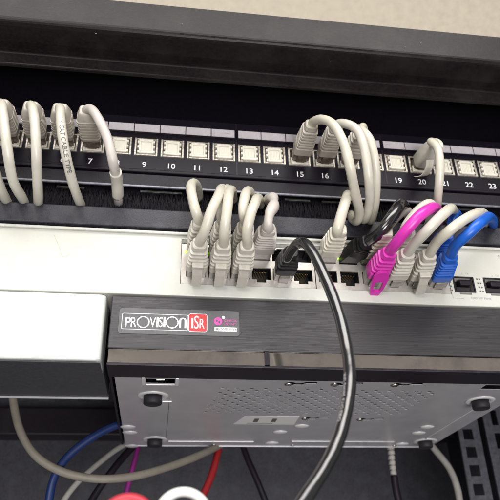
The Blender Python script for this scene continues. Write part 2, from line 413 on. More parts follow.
# ================================================================ brush panel
bp = empty('brush_panel', (99, 0, -22), 'black cable entry panel with a brush strip under the patch panel', 'brush panel')
part('upper_frame', MB().box(-137, 337, -1.0, 1.4, -10.6, -.3, .4), 'black', bp)
part('upper_lip', MB().box(-118, 318, -2.6, -1.1, -11.9, -10.1, .5), 'rail', bp)
part('lower_bar', MB().box(-137, 337, -3.4, 1.4, -43.4, -29.6, .9), 'bar', bp)
part('end_plate', MB().box(-137, -119, -.8, 1.2, -29.5, -10.7), 'bar', bp)
part('end_plate', MB().box(319, 337, -.8, 1.2, -29.5, -10.7), 'bar', bp)
for x0, x1 in ((-60, -44), (-20, -2), (34, 62), (132, 150), (158, 192), (250, 280)):
    part('brush_holder', MB().box(x0, x1, .8, 2.6, -13.6, -12.2, .2), 'alu', bp)
br = MB()
for i in range(9000):
    x = random.uniform(-118, 318); y = random.uniform(2.4, 7.5)
    top = i % 2
    z0, z1 = (-12, -12-random.uniform(8, 15)) if top else (-30, -30+random.uniform(5, 14))
    dx = random.gauss(0, 1.6); dy = random.gauss(-.8, 1.6); wd = .16
    br.add([(x-wd, y, z0), (x+wd, y, z0), (x+dx+wd*.4, y+dy, z1), (x+dx-wd*.4, y+dy, z1)], [(0,1,2,3)])
part('brush_bristles', br, 'brush', bp, kind='stuff')
part('brush_backing', MB().box(-118, 318, 9, 10, -33, -5), 'brush', bp)

# ================================================================ white network appliance
sw = empty('network_appliance', (99, 60, -67), 'white rack appliance with two rows of ethernet ports', 'network switch')
ZT, ZB = -44.6, -89.6
COLS = [72.2, 86.0, 99.9, 113.7, 127.3, 140.9, 157.2, 171.7, 186.3, 200.9, 215.8, 230.6]
ZU, ZL = -57.6, -72.2
body = MB().box(-130, 330, 0, 160, ZB+.4, ZT-.4, .6)
cc = MB().box(62.6, 239.4, -2, 20, -81.0, -49.2)
LONE = [(249.2, -73.6), (270.8, -73.6)]
for x, z in LONE: cc.box(x-7.4, x+7.4, -2, 16, z-5.8, z+5.6).box(x-4.2, x+4.2, -2, 6, z-7.4, z-5.9)
def dots(mb, x, z):
    for sx in (-9.9, 9.9):
        for k in range(4): mb.cyl((x+sx+.25*k, -1, z+4.4-k*3.0), (0,1,0), .75, .75, 3, 6, False)
for x, z in LONE: dots(cc, x, z)
part('front_case', cut(body, cc), 'white', sw)
part('top_edge', MB().box(-130, 330, -2.0, -.2, ZT-2.2, ZT-.2, .6), 'white', sw)
for a, b in ((62.9, 148.6), (149.2, 239.1)):     # two port blocks
    cols = [c for c in COLS if a < c < b]
    c = MB()
    for x in cols:
        c.box(x-6.1, x+6.1, -1, 12, ZU-4.6, ZU+3.6).box(x-3.0, x+3.0, -1, 12, ZU+3.5, ZU+4.9)
        c.box(x-6.1, x+6.1, -1, 12, ZL-3.6, ZL+4.8).box(x-3.0, x+3.0, -1, 12, ZL-5.6, ZL-3.5)
    front = MB().box(a, b, .4, 1.5, -80.7, -52.2)
    blk = part('port_block', cut(front, c), 'cage', sw)
    part('socket_liner', cut(MB().box(a, b, 1.55, 14, -80.7, -52.2), c), 'hole', sw)
    part('light_strip', MB().box(a, b, .1, 14, -52.0, -49.4, .2), 'cagetop', blk)
    for x in cols:
        for zc, s in ((ZU, 1), (ZL, -1)):
            p = part('socket', MB().box(x-6.2, x+6.2, 11.6, 13.6, zc-5.4, zc+5.4), 'hole', sw)
            g = MB()
            for k in range(8): g.box(x-3.6+k*1.02-.18, x-3.6+k*1.02+.18, 4, 11.5, zc-s*3.4-.12, zc-s*3.4+.12)
            part('contacts', g, 'gold', p)
for (x, z) in ((79.1, -59), (92.9, -59), (106.8, -59), (65.6, -58.2), (164.6, -58), (179.0, -57)):
    part('status_light', MB().box(x-.8, x+.8, -.35, .3, z-.7, z+.7, .2), 'led', sw)
for x, z in LONE:
    p = part('module_port', MB().box(x-7.2, x+7.2, 7, 15, z-5.6, z+5.4), 'hole', sw)
    part('port_frame', frame_shape([(x-7.3, z-5.7), (x+7.3, z-5.7), (x+7.3, z+5.5), (x-7.3, z+5.5)], [(x-6.4, z-4.9), (x+6.4, z-4.9), (x+6.4, z+4.7), (x-6.4, z+4.7)], .3, .9), 'cage' if 0 else 'bezel', p)
    part('port_latch', MB().box(x-1.6, x+5.4, 1.2, 6, z+.2, z+4.2, .4), 'bezel', p)
    part('port_tongue', MB().box(x-4.4, x+5.8, 2.6, 7, z-3.6, z-.6, .3), 'hole', p)
# printing on the appliance
def swt(s, px, py, size, sx=1, m='grey', al='CENTER'):
    p = at(px, py, 0); part('lettering', text_mb(s, size, (p.x, -.06, p.z), (1,0,0), (0,0,1), sx=sx, align=al), m, sw)
swt('1000 SFP Ports', 481, 298.5, 2.3)
swt('1   TX', 465, 274, 2.0); swt('2   TX', 495, 276, 2.0)
swt('M', 500, 257, 4.0)
swt('17  19  21', 330, 246, 1.9); swt('\u25b2', 299, 246.5, 2); swt('\u25bc', 309, 246.5, 2)
pl = at(453, 298); part('lettering', MB().box(pl.x, pl.x+7.5, -.06, -.01, pl.z-.2, pl.z), 'grey', sw); part('lettering', MB().box(pl.x, pl.x+.25, -.06, -.01, pl.z, pl.z+2.4), 'grey', sw)
# yellow scuff
sc = MB(); path = [(54, 235), (57, 242), (60, 249), (61, 254), (63, 257), (66, 257), (70, 254)]
for a, b in zip(path, path[1:]):
    p, q_ = at(*a), at(*b); d = (q_-p).normalized(); nn = Vector((-d.z, 0, d.x))*.13
    sc.add([(p.x-nn.x, -.03, p.z-nn.z), (q_.x-nn.x, -.03, q_.z-nn.z), (q_.x+nn.x, -.03, q_.z+nn.z), (p.x+nn.x, -.03, p.z+nn.z)], [(0,1,2,3)])
M['scuff'] = mat('brown_scuff', (.50, .46, .33), .5, var=.3, vscale=400)
part('scuff_mark', sc, 'scuff', sw)

# ================================================================ white box at the left
bx = empty('metal_box', (-50, 30, -112), 'white fronted metal box left of the black video recorder', 'metal box')
def rcorner(x0, x1, y0, y1, r, z0, z1):
    pts = [(x0, y0), (x1-r, y0)]
    for k in range(1, 8):
        a = math.radians(-90+90*k/8); pts.append((x1-r+r*math.cos(a), y0+r+r*math.sin(a)))
    pts += [(x1, y0+r), (x1, y1), (x0, y1)]
    mb = MB(); zz = [(z0, 0), (z0, 0), (z1, 0)]
    def ring(z, ins):
        return [((x if x == x0 else x-ins*(1 if x > x1-r-.01 else 0)), (y+ins if y < y1 else y), z) for x, y in pts]
    mb.rings([ring(z0, 1.0), ring(z0+.3, .4), ring(z0+1.0, 0), ring(z1-1.0, 0), ring(z1-.3, .4), ring(z1, 1.0)], smooth=False); return mb
part('front_cover', rcorner(-135, 19.2, -3, 16, 3.2, -132.6, -91.4), 'boxwhite', bx)
part('case', MB().box(-135, 19.8, 16.2, 68, -133.2, -91.8, .3).box(-135, 19.0, -1.0, 16.1, -133.6, -132.9, .1), 'boxdark', bx)
part('rear_flange', MB().box(-135, 19.8, 68.1, 69.0, -134.2, -92), 'galv', bx)

# ================================================================ video recorder
DX0, DX1 = 22.6, 300
dv = empty('video_recorder', (160, 100, -133), 'black brushed front video recorder hanging with its grey vented underside showing', 'video recorder')
part('front_plate', MB().box(DX0, DX1, -2.5, 6, -124.6, -92.0, .5), 'brushed', dv)
# glossy strip, leaning back under the front plate, in two lengths split by a dark bar
def gl(x0, x1):
    mb = MB(); mb.add([(x0,-1.0,-124.9),(x1,-1.0,-124.9),(x1,-1.1,-133.0),(x0,-1.1,-133.0),(x0,4,-124.9),(x1,4,-124.9),(x1,4,-133.0),(x0,4,-133.0)],
        [(0,1,2,3),(4,7,6,5),(0,4,5,1),(1,5,6,2),(2,6,7,3),(3,7,4,0)]); return mb
xa = at(264, 357).x; xb = at(269, 357).x
part('glossy_strip', gl(DX0+.6, xa), 'gloss', dv); part('glossy_strip', gl(xb, DX1-.5), 'gloss', dv)
part('strip_divider', MB().box(xa+.1, xb-.1, -2.2, 4, -133.0, -124.8), 'bezel', dv)
part('bezel_lip', MB().box(DX0, DX1, -1.6, 21, -134.6, -133.2, .4), 'bezel', dv)
part('side_bezel', MB().box(DX0, DX0+1.6, 6.2, 206, -133.1, -93, .2), 'bezel', dv)
part('chassis', MB().box(DX0+2, DX1-2, 6.2, 205, -126.0, -93), 'bezel', dv)
# underside plate: ring of plates round a vented field
ZU_ = -133.8
X0, X1, Y0_, Y1_ = DX0+3.4, DX1-3.4, 21.2, 205
plate = MB().box(X0, X1, Y0_, Y1_, ZU_, ZU_+.5)
cu = MB()
ky = []
for (px, py, fl) in ((290, 384, 1), (336, 384.5, 1), (396, 385, 1), (361, 419.5, 1), (306, 418.5, 1)):
    p = at_z(px, py, ZU_); ky.append(p)
    # keyhole: round opening with a bent slot
    cu.cyl((p.x, p.y, ZU_-1), (0,0,1), 3.8, 3.8, 3, 14, False)
    pts = [(2.2, -1.3), (6, -1.6), (9, -3.8), (16, -4.2), (16.4, -1.0), (9.6, -.7), (7, 1.8), (2.2, 1.9)]
    n = len(pts); cu.rings([[(p.x+a+.6, p.y+b*1.2, ZU_-1) for a, b in pts], [(p.x+a+.6, p.y+b*1.2, ZU_+2) for a, b in pts]], smooth=False)
rows = 13
for r in range(rows):
    y = 41+r*4.7
    for c in range(16):
        x = 93+c*9.2+(4.6 if r % 2 else 0)-(y-41)*.12
        if x > 236 or any(abs(x-k.x-5) < 13 and abs(y-k.y) < 6.5 for k in ky): continue
        cu.cyl((x, y, ZU_-1), (0,0,1), 1.55, 1.55, 3, 8, False)
# pocket near the front left
p0 = at_z(146, 386, ZU_); p1 = at_z(175, 380, ZU_)
cu.box(p0.x, p1.x, 24.5, 34, ZU_-1, ZU_+2)
cu2 = at_z(492, 384, ZU_); cu.box(cu2.x-3, cu2.x+14, 24.5, 34, ZU_-1, ZU_+2)
part('bottom_plate', cut(plate, cu), 'galv', dv)
part('pocket_rim', frame_shape([(p0.x-4, 22.3), (p1.x+4, 22.3), (p1.x+3, 37), (p0.x-3, 37)], [(p0.x, 24.5), (p1.x, 24.5), (p1.x, 34), (p0.x, 34)], 0, .6) if 0 else
     MB().box(p0.x-2.4, p0.x-.3, 22, 36, ZU_-.7, ZU_-.05, .25).box(p1.x+.3, p1.x+2.4, 22, 36, ZU_-.7, ZU_-.05, .25).box(p0.x-.2, p1.x+.2, 34.2, 36, ZU_-.7, ZU_-.05, .25), 'dimple', dv)
part('pocket_tab', MB().box((p0.x+p1.x)/2-2.5, (p0.x+p1.x)/2+2.5, 27, 29.5, ZU_+.2, ZU_+1.0, .2), 'screw', dv)
for k in ky:
    part('keyhole_screw', MB().cyl((k.x-1, k.y, ZU_-.9), (0,0,1), 2.0, 2.8, 1.2, 16), 'screw', dv)
def dome(x, y, rx, ry, h, n=24):
    mb = MB(); rg = []
    for t in (1.0, .82, .62, .4, .15):
        rg.append([(x+rx*t*math.cos(2*math.pi*k/n), y+ry*t*math.sin(2*math.pi*k/n), ZU_+.02-h*(1-t*t)**.7*(1 if t < 1 else 0)) for k in range(n)])
    return mb.rings(rg)
def dish(x, y, r, h):     # pressed collar round a foot
    mb = MB(); n = 32; rg = []
    for rr, zz in ((r, 0), (r*.93, -.6), (r*.80, -.9), (r*.66, -.6), (r*.58, .05)):
        rg.append([(x+rr*math.cos(2*math.pi*k/n), y+rr*math.sin(2*math.pi*k/n), ZU_+.02+zz*h) for k in range(n)])
    return mb.rings(rg)
for px, py in ((128, 427), (130, 432.5), (132, 446), (427, 427), (418.5, 433), (402, 444), (301.6, 426), (280, 432), (272, 443)):
    p = at_z(px, py, ZU_); part('pressed_dimple', dome(p.x, p.y, 6.2, 5.0, 1.3), 'dimple', dv)
for px, py in ((153, 393), (155, 437.5), (432, 437), (490, 394.5)):
    p = at_z(px, py, ZU_)
    y = 60 if py < 420 else 183
    part('foot_dish', dish(p.x, y, 10.5, 1.0), 'dimple', dv)
    f = MB(); n = 28
    f.rings([[(p.x+r*math.cos(2*math.pi*k/n), y+r*math.sin(2*math.pi*k/n), ZU_-h) for k in range(n)] for r, h in ((6.1, -.3), (6.0, 5.2), (5.5, 5.8), (4.6, 5.9), (4.2, 5.3), (.5, 5.2))])
    part('rubber_foot', f, 'rubber', dv)
def ridge(px0, px1, py, w=1.4):
    a, b = at_z(px0, py, ZU_), at_z(px1, py, ZU_); return MB().box(a.x, b.x, a.y-w, a.y+w, ZU_-.8, ZU_-.02, .35)
part('pressed_ridge', ridge(168, 254, 441), 'galv', dv); part('pressed_ridge', ridge(291, 395, 441), 'galv', dv)
part('pressed_ridge', MB().box(DX1-20, DX1-18.6, 60, 200, ZU_-.5, ZU_-.02, .2), 'dimple', dv)
part('pressed_ridge', ridge(162, 172, 401, .7), 'dimple', dv)
part('plate_seam', MB().box(59.5, 59.9, 66, 180, ZU_-.06, ZU_-.01), 'rail', dv)
part('rear_edge', MB().box(X0, X1, 205.1, 206.2, ZU_-.6, -94, .2), 'galv', dv)
for px in (214, 293, 396):
    p = at_z(px, 444.5, ZU_); part('screw', MB().cyl((p.x, 201, ZU_-.7), (0,0,1), 1.5, 1.8, .8, 12), 'screw', dv)
# sticker on the underside
a = [at_z(*c, ZU_) for c in ((233, 424), (244, 416.5), (299.5, 416), (294, 424.5))]
s_ = MB(); s_.rings([[(v.x, v.y, ZU_-.05) for v in a], [(v.x, v.y, ZU_-.2) for v in a]], smooth=False)
st = part('label_sticker', s_, 'sticker', dv)
for px in (256, 274):
    c = at_z(px, 420, ZU_); k = MB(); k.box(c.x-1.8, c.x+1.8, c.y-5, c.y+5, ZU_-.3, ZU_-.21); part('sticker_print', k, 'ink', st)
c = at_z(262, 423, ZU_); part('sticker_print', MB().box(c.x-12, c.x+8, c.y-.6, c.y+.6, ZU_-.3, ZU_-.21), 'ink', st)

# badge on the recorder's front
YF = -2.5
def fp(px, py): p = at(px, py, YF); return p.x, p.z
bx0, bz1 = fp(119.5, 307.5); bx1, bz0 = fp(240, 336.5)
cxm, czm = (bx0+bx1)/2, (bz0+bz1)/2
def rr_at(px0, py0, px1, py1, rad):
    x0, z1 = fp(px0, (py0)); x1, z0 = fp(px1, py1); cx, cz = (x0+x1)/2, (z0+z1)/2
    return [(cx+x, cz+z) for x, z in rrect((x1-x0)/2, (z1-z0)/2, rad, 7)]
badge = part('badge', flat_shape(rr_at(119.5, 307.2, 240, 337, 2.2), YF, .12), 'stickergrey', dv)
# outlines
def outline(px0, py0, px1, py1, rad, wdt, m, y=YF-.13):
    o = rr_at(px0, py0, px1, py1, rad); cx = sum(p[0] for p in o)/len(o); cz = sum(p[1] for p in o)/len(o)
    hw = max(p[0] for p in o)-cx; hh = max(p[1] for p in o)-cz
    out = [(cx+x, cz+z) for x, z in rrect(hw, hh, rad, 7)]; inn = [(cx+x, cz+z) for x, z in rrect(hw-wdt, hh-wdt, max(.2, rad-wdt), 7)]
    part('badge_outline', frame_shape(out, inn, y, .05), m, badge)
outline(119.5, 307.2, 240, 337, 2.2, .22, 'hole')
outline(122.3, 313.0, 188.0, 331.0, 1.0, .30, 'print')
part('badge_panel', flat_shape(rr_at(188.6, 313.6, 207.2, 332.4, 1.5), YF-.13, .05), 'red', badge)
outline(188.6, 313.6, 207.2, 332.4, 1.5, .34, 'print', YF-.19)
def letter(ch, px0, px1, m='print', top=317.2, bot=327.4, bold=.025):
    """condensed capital fitted to a box"""
    x0, z1 = fp(px0, top); x1, z0 = fp(px1, bot)
    t = text_mb(ch, 10, (0,0,0), (1,0,0), (0,0,1), align='LEFT', bold=bold*10/4); raw, faces = t.raw
    ax0 = min(p[0] for p in raw); ax1 = max(p[0] for p in raw); az0 = min(p[1] for p in raw); az1 = max(p[1] for p in raw)
    mb = MB(); mb.add([(x0+(x-ax0)/(ax1-ax0)*(x1-x0), YF-.26, z0+(z-az0)/(az1-az0)*(z1-z0)) for x, z in raw], faces)
    part('letter', mb, m, badge)
def ring_letter(px, py, rpx, w):
    x, z = fp(px, py); x1, _ = fp(px+rpx, py); r = x1-x
    o = [(x+r*math.cos(2*math.pi*k/36), z+r*math.sin(2*math.pi*k/36)) for k in range(36)]; i = [(x+(r-w)*math.cos(2*math.pi*k/36), z+(r-w)*math.sin(2*math.pi*k/36)) for k in range(36)]
    part('letter', frame_shape(o, i, YF-.2, .06), 'print', badge)
letter('P', 125.8, 130.6); letter('R', 131.3, 136.3); ring_letter(143.2, 322.2, 6.5, .68)
letter('V', 149.9, 155.7); letter('I', 156.7, 158.3); letter('S', 159.0, 162.7); letter('I', 163.6, 165.2)
ring_letter(172.2, 322.6, 6.5, .68)
# tall arched N
x0, z1 = fp(179.4, 317.8); x1, z0 = fp(186.3, 328.4); wd = 1.15
arch_o = [(x0, z0)]+[((x0+x1)/2+(x1-x0)/2*math.cos(math.radians(180-15*k)), z1-2.0+2.0*math.sin(math.radians(180-15*k))) for k in range(13)]+[(x1, z0)]
arch_i = [(x0+wd, z0)]+[((x0+x1)/2+((x1-x0)/2-wd)*math.cos(math.radians(180-15*k)), z1-2.1+1.2*math.sin(math.radians(180-15*k))) for k in range(13)]+[(x1-wd, z0)]
am = MB(); n = len(arch_o); am.add([(x, YF-.26, z) for x, z in arch_o+arch_i], [(i, i+1, n+i+1, n+i) for i in range(n-1)]); part('letter', am, 'print', badge)
letter('I', 191.4, 193.2, top=318.6, bot=328.4); letter('S', 194.2, 198.6, top=315.8, bot=329.0, bold=.015); letter('R', 199.6, 204.4, top=319, bot=328.6)
# round magenta mark, dot and words
x, z = fp(218, 321.4)
disc = [(x+2.55*math.cos(2*math.pi*k/28), z+2.55*math.sin(2*math.pi*k/28)) for k in range(28)]
part('emblem', flat_shape(disc, YF-.13, .06), 'magenta', badge)
for dx, dz in ((-.75, .3), (.75, -.6)):
    part('emblem_dot', flat_shape([(x+dx+.55*math.cos(2*math.pi*k/14), z+dz+.8*math.sin(2*math.pi*k/14)) for k in range(14)], YF-.2, .04), 'stickergrey', badge)
xd, zd = fp(223.4, 317.6)
part('emblem_dot', flat_shape([(xd+1.0*math.cos(2*math.pi*k/18), zd+1.0*math.sin(2*math.pi*k/18)) for k in range(18)], YF-.13, .07), 'print', badge)
for s, py in (('CHECK', 321.0), ('POINT', 324.3)):
    xx, zz = fp(230.3, py); part('lettering', text_mb(s, 2.2, (xx, YF-.2, zz), (1,0,0), (0,0,1), sx=1.12), 'magenta', badge)
part('badge_bar', flat_shape(rr_at(214.2, 327.0, 237.0, 331.8, .7), YF-.13, .05), 'print', badge)
xx, zz = fp(225.5, 329.4); part('lettering', text_mb('EMBEDDED INSIDE', 1.75, (xx, YF-.2, zz), (1,0,0), (0,0,1), sx=.9, bold=.02), 'ink', badge)

# ================================================================ cables
# shared plug / boot / tab meshes: local frame, cable leaves along -Y, clip side -Z
def loft(secs, n=6, smooth=False, rad=.35):
    mb = MB(); mb.rings([[(x, y, z) for x, z in rrect(hw, hh, min(hw, hh)*rad, n)] for y, hw, hh in secs], smooth=smooth); return mb
def mk_plug(name, m): return shared(name, loft([(2, 5.8, 4.0), (-11.5, 5.8, 4.0), (-12, 5.4, 3.7)], rad=.12).box(-3.0, 3.0, -8, 1, -5.4, -4.5, .2), m)
PLUG = mk_plug('plug', 'plug'); PLUGB = mk_plug('plug_smoky', 'plugbrown'); PLUGK = mk_plug('plug_black', 'b_black')
def mk_boot(name, m, rings=4, w0=6.35, h0=5.4, length=27, wend=4.5, gap=2.0):
    mb = loft([(-9, w0-.5, h0-.4), (-9.5, w0, h0), (-15.5, w0, h0), (-16.2, w0-.5, h0-.5)], rad=.3)
    L0 = 17.2; L1 = 9+length-3.5; pit = (L1-L0)/rings
    for k in range(rings):
        t = k/max(1, rings-1); w = w0+(max(wend+.7, w0-1.3)-w0)*t; h = h0+(max(wend+.4, h0-.5)-h0)*t; y = -(L0+k*pit)
        mb.rings(loft([(y, w-.7, h-.7), (y-.35, w, h), (y-pit+gap+.35, w-.1, h-.1), (y-pit+gap, w-1.2, h-1.2)], rad=.42).__dict__['v'] and
                 [[(x, yy, z) for x, z in rrect(a, b, min(a, b)*.42, 6)] for yy, a, b in ((y, w-.7, h-.7), (y-.35, w, h), (y-pit+gap+.35, w-.1, h-.1), (y-pit+gap, w-1.2, h-1.2))], smooth=False)
    core = [[(x, yy, z) for x, z in rrect(a, b, min(a, b)*.6, 6)] for yy, a, b in ((-15, w0-2.0, h0-1.9), (-(9+length-4), wend-1.0, wend-1.3), (-(9+length-3.6), wend, wend-.3), (-(9+length-.6), wend-.5, wend-.7), (-(9+length), wend-1.2, wend-1.3))]
    mb.rings(core, smooth=False)
    return shared(name, mb, m)
BOOT = mk_boot('boot_ringed', 'b_grey', 4)
BOOTK = mk_boot('boot_black', 'b_black', 3, w0=6.4, h0=5.2, length=22, wend=4.6)
BOOTKS = mk_boot('boot_black_short', 'b_black', 2, w0=6.4, h0=5.2, length=15, wend=4.9)
BOOTP = mk_boot('boot_pink', 'c_pink', 4); BOOTB = mk_boot('boot_blue', 'c_blue', 5)
BOOTT = mk_boot('boot_taupe', 'b_panel', 6, w0=6.3, h0=5.7, length=28, wend=4.6, gap=1.0)
BOOTC = mk_boot('boot_cream', 'c_ivory', 4)
# hooded patch panel boot: smooth shell with fine ribs
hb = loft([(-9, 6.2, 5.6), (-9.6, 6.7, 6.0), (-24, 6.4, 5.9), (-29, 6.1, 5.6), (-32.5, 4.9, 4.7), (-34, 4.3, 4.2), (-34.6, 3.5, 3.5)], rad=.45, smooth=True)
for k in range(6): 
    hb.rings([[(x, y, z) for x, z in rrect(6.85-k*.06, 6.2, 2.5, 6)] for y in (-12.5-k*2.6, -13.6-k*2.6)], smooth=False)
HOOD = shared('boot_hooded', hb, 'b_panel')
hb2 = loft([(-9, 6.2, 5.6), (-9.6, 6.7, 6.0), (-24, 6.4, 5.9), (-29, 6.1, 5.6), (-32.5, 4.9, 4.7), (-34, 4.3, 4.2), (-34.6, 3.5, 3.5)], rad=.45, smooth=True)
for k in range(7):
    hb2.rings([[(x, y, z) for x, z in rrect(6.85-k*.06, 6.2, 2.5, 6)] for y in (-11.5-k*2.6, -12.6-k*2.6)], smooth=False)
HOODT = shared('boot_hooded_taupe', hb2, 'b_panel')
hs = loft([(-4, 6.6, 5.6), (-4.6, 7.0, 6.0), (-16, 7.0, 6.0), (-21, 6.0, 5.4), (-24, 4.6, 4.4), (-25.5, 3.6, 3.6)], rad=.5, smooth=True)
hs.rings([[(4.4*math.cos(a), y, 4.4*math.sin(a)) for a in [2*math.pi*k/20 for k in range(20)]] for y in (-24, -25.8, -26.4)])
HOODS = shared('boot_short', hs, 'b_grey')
def mk_tab(name, m):
    """clip cover: block on the boot and a strip hooking down over the clip"""
    mb = MB().box(-3.4, 3.4, -21.5, -17.5, -8.4, -5.0, .5)
    pth = [(-19.5, -7.6), (-14, -9.2), (-8, -10.6), (-4, -11.3), (-2.6, -10.6), (-2.8, -9.2)]
    w = 2.9; top = [(y, z+.55) for y, z in pth]; bot = [(y, z-.55) for y, z in pth]
    prof = top+bot[::-1]
    mb.rings([[(x, y, z) for y, z in prof] for x in (-w, w)], smooth=False)
    return shared(name, mb, m)
TAB = mk_tab('clip_cover', 'b_grey')
# magenta clip cover: a loop
lp = MB(); n = 24
lp_o, lp_i = [], []
for k in range(n):
    a = 2*math.pi*k/n; cx, cy_ = math.cos(a), math.sin(a)
    sq = lambda v, e: math.copysign(abs(v)**e, v)
    y = -10.0+11.5*sq(cy_, .8); wdt = 5.6-(y+21.5)*.085
    lp_o.append((wdt*sq(cx, .7), y)); lp_i.append((2.6*sq(cx, .45), -8.2+4.6*sq(cy_, .6)))
zz = lambda y: -6.0-(y+21.5)*.24
lp.add([(x, y, zz(y)-.9) for x, y in lp_o]+[(x, y, zz(y)-.9) for x, y in lp_i]+[(x, y, zz(y)+.9) for x, y in lp_o]+[(x, y, zz(y)+.9) for x, y in lp_i],
       [(i,(i+1)%n,n+(i+1)%n,n+i) for i in range(n)]+[(2*n+i,2*n+(i+1)%n,3*n+(i+1)%n,3*n+i) for i in range(n)]+[(i,(i+1)%n,2*n+(i+1)%n,2*n+i) for i in range(n)]+[(n+i,n+(i+1)%n,3*n+(i+1)%n,3*n+i) for i in range(n)])
LOOP = shared('clip_loop', lp, 'c_pink')

def patch_cable(label, port, pts, jack, boot, plug=PLUG, tab=None, r=3.0, end=None, up=False, rot=(0,0,0), group=None, L=36, rfun=None, text=None, cat='network cable', bootlabel=None):
    """port: world mm of the socket centre; pts: (px, py, depth) along the photographed run; end: mm point behind the brush"""
    root = empty('patch_cable', port, label, cat, group); P = Vector(port)
    R = Euler((rot[0], rot[1]+(math.pi if up else 0), rot[2])) if not up else Euler((rot[0], math.pi, rot[2]))
    inst('plug', plug, root, P, R)
    b = inst('boot', boot, root, P, R)
    if tab: inst('clip_cover', tab, b, P) if False else inst('clip_cover', tab, root, P, R)
    q0 = P+R.to_matrix()@Vector((0, -L+5, 0)); q1 = P+R.to_matrix()@Vector((0, -L-1.5, 0))
    W = [q0, q1]+[(at(*p) if len(p) == 3 and not isinstance(p, Vector) else p) for p in pts]
    if end is not None: W.append(Vector(end))
    tb = tube(W, r, rfun=rfun)
    j = part('jacket', tb, jack, root)
    if text:
        tm = wrap_text(tb, text[0], text[1], text[2], r, up=text[3], roll=text[5] if len(text) > 5 else 0); part('printing', tm, text[4], root)
    return root

PZ = 23.0
def px_(n): return (n-7)*PITCH
G1 = 'grey cables plugged into the patch panel'
# --- patch panel, left: hooded boots, cables fall to the brush
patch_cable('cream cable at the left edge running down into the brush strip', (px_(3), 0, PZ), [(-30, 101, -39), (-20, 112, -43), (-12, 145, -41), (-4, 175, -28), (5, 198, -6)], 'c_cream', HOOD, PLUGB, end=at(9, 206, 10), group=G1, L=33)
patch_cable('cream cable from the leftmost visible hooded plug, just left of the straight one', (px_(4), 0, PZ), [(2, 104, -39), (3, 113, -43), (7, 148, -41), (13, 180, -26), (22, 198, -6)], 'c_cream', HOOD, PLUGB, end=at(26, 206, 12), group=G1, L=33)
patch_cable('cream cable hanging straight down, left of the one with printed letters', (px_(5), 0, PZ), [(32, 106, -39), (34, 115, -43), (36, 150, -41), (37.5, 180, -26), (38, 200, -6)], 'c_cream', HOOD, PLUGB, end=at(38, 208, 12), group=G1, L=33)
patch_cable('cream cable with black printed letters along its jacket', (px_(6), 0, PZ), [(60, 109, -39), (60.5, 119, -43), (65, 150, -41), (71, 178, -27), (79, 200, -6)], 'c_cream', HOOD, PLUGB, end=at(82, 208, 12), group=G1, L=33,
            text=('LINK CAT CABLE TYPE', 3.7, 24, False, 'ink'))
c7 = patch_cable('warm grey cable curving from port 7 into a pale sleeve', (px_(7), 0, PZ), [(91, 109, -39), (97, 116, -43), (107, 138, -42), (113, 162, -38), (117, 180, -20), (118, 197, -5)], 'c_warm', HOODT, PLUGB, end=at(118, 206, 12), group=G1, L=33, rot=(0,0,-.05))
part('sleeve', tube([at(115.5, 172.5, -29), at(117, 180, -20), at(118, 190, -11), at(118, 196, -5)], 3.7, rfun=lambda t, r: r), 'b_grey', c7)
# --- patch panel, middle: three cables arching over
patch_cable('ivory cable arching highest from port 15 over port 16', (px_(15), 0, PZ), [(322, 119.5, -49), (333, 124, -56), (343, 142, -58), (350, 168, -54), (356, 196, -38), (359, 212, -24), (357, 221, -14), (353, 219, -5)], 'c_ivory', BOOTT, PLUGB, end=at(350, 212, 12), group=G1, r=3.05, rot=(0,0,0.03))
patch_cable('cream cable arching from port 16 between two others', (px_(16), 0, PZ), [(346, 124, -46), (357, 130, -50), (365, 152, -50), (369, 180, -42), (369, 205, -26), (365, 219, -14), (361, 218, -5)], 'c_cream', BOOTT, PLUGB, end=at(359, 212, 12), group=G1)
patch_cable('pale cable falling steeply just right of the other two arches', (px_(17), 0, PZ), [(362, 130, -42), (369, 138, -46), (374.5, 160, -42), (376, 185, -32), (375, 205, -20), (371, 219, -10)], 'c_ivory', BOOT, PLUGB, end=at(367, 214, 12), group=G1)
# --- port 20: boot turned to the right, cable falls
patch_cable('cream cable with a loose curled clip at port 20', (px_(20), 0, PZ), [(430.5, 141.5, -30), (437, 147, -35), (440, 165, -35), (438.5, 192, -24), (437, 207, -8)], 'c_ivory', HOODS, PLUGB, end=at(436, 214, 12), group=G1, L=23, rot=(0,0,.12), r=2.9)
r20 = [o for o in COL.objects if o.get('label', '').startswith('cream cable with a loose')][0]
cl = MB(); pth = [at(430, 160, -22), at(429, 168, -20), at(425, 175, -15), at(417.5, 176.5, -8)]
sp_ = smooth_path(pth, 1.2); fr_ = frames(sp_)
cl.rings([[p+Vector((1,0,.15))*a+Vector((0,.5,.8))*b for a, b in ((-2.6,-.5),(2.6,-.5),(2.6,.5),(-2.6,.5))] for p in sp_], smooth=False)
part('curled_clip', cl, 'b_grey', r20)

# --- switch, left trio (upper and lower socket of three columns)
G2 = 'grey cables in the first three columns of the white appliance'
C = COLS
def low(i): return (C[i], 0, ZL)
def upp(i): return (C[i], 0, ZU)
patch_cable('leftmost cable loop above the white appliance, upper row of first column', upp(0), [(196, 213, -42), (192, 196, -42), (191.5, 185, -33), (195, 184, -20), (198, 190, -6)], 'c_ivory', BOOT, up=True, group=G2, end=at(200, 202, 12), L=33)
patch_cable('lower plug in first column with a square clip cover and leaning cable', low(0), [(205, 232, -46), (211, 212, -52), (218, 196, -47), (221.5, 189, -34), (224, 190, -18), (225, 196, -4)], 'c_ivory', BOOT, tab=TAB, group=G2, end=at(226, 202, 12))
patch_cable('cable half hidden behind the second column plug', upp(1), [(221, 214, -42), (224, 199, -42), (226, 190, -32), (229, 190, -18), (231, 197, -4)], 'c_cream', BOOT, up=True, group=G2, end=at(232, 203, 12), L=33)
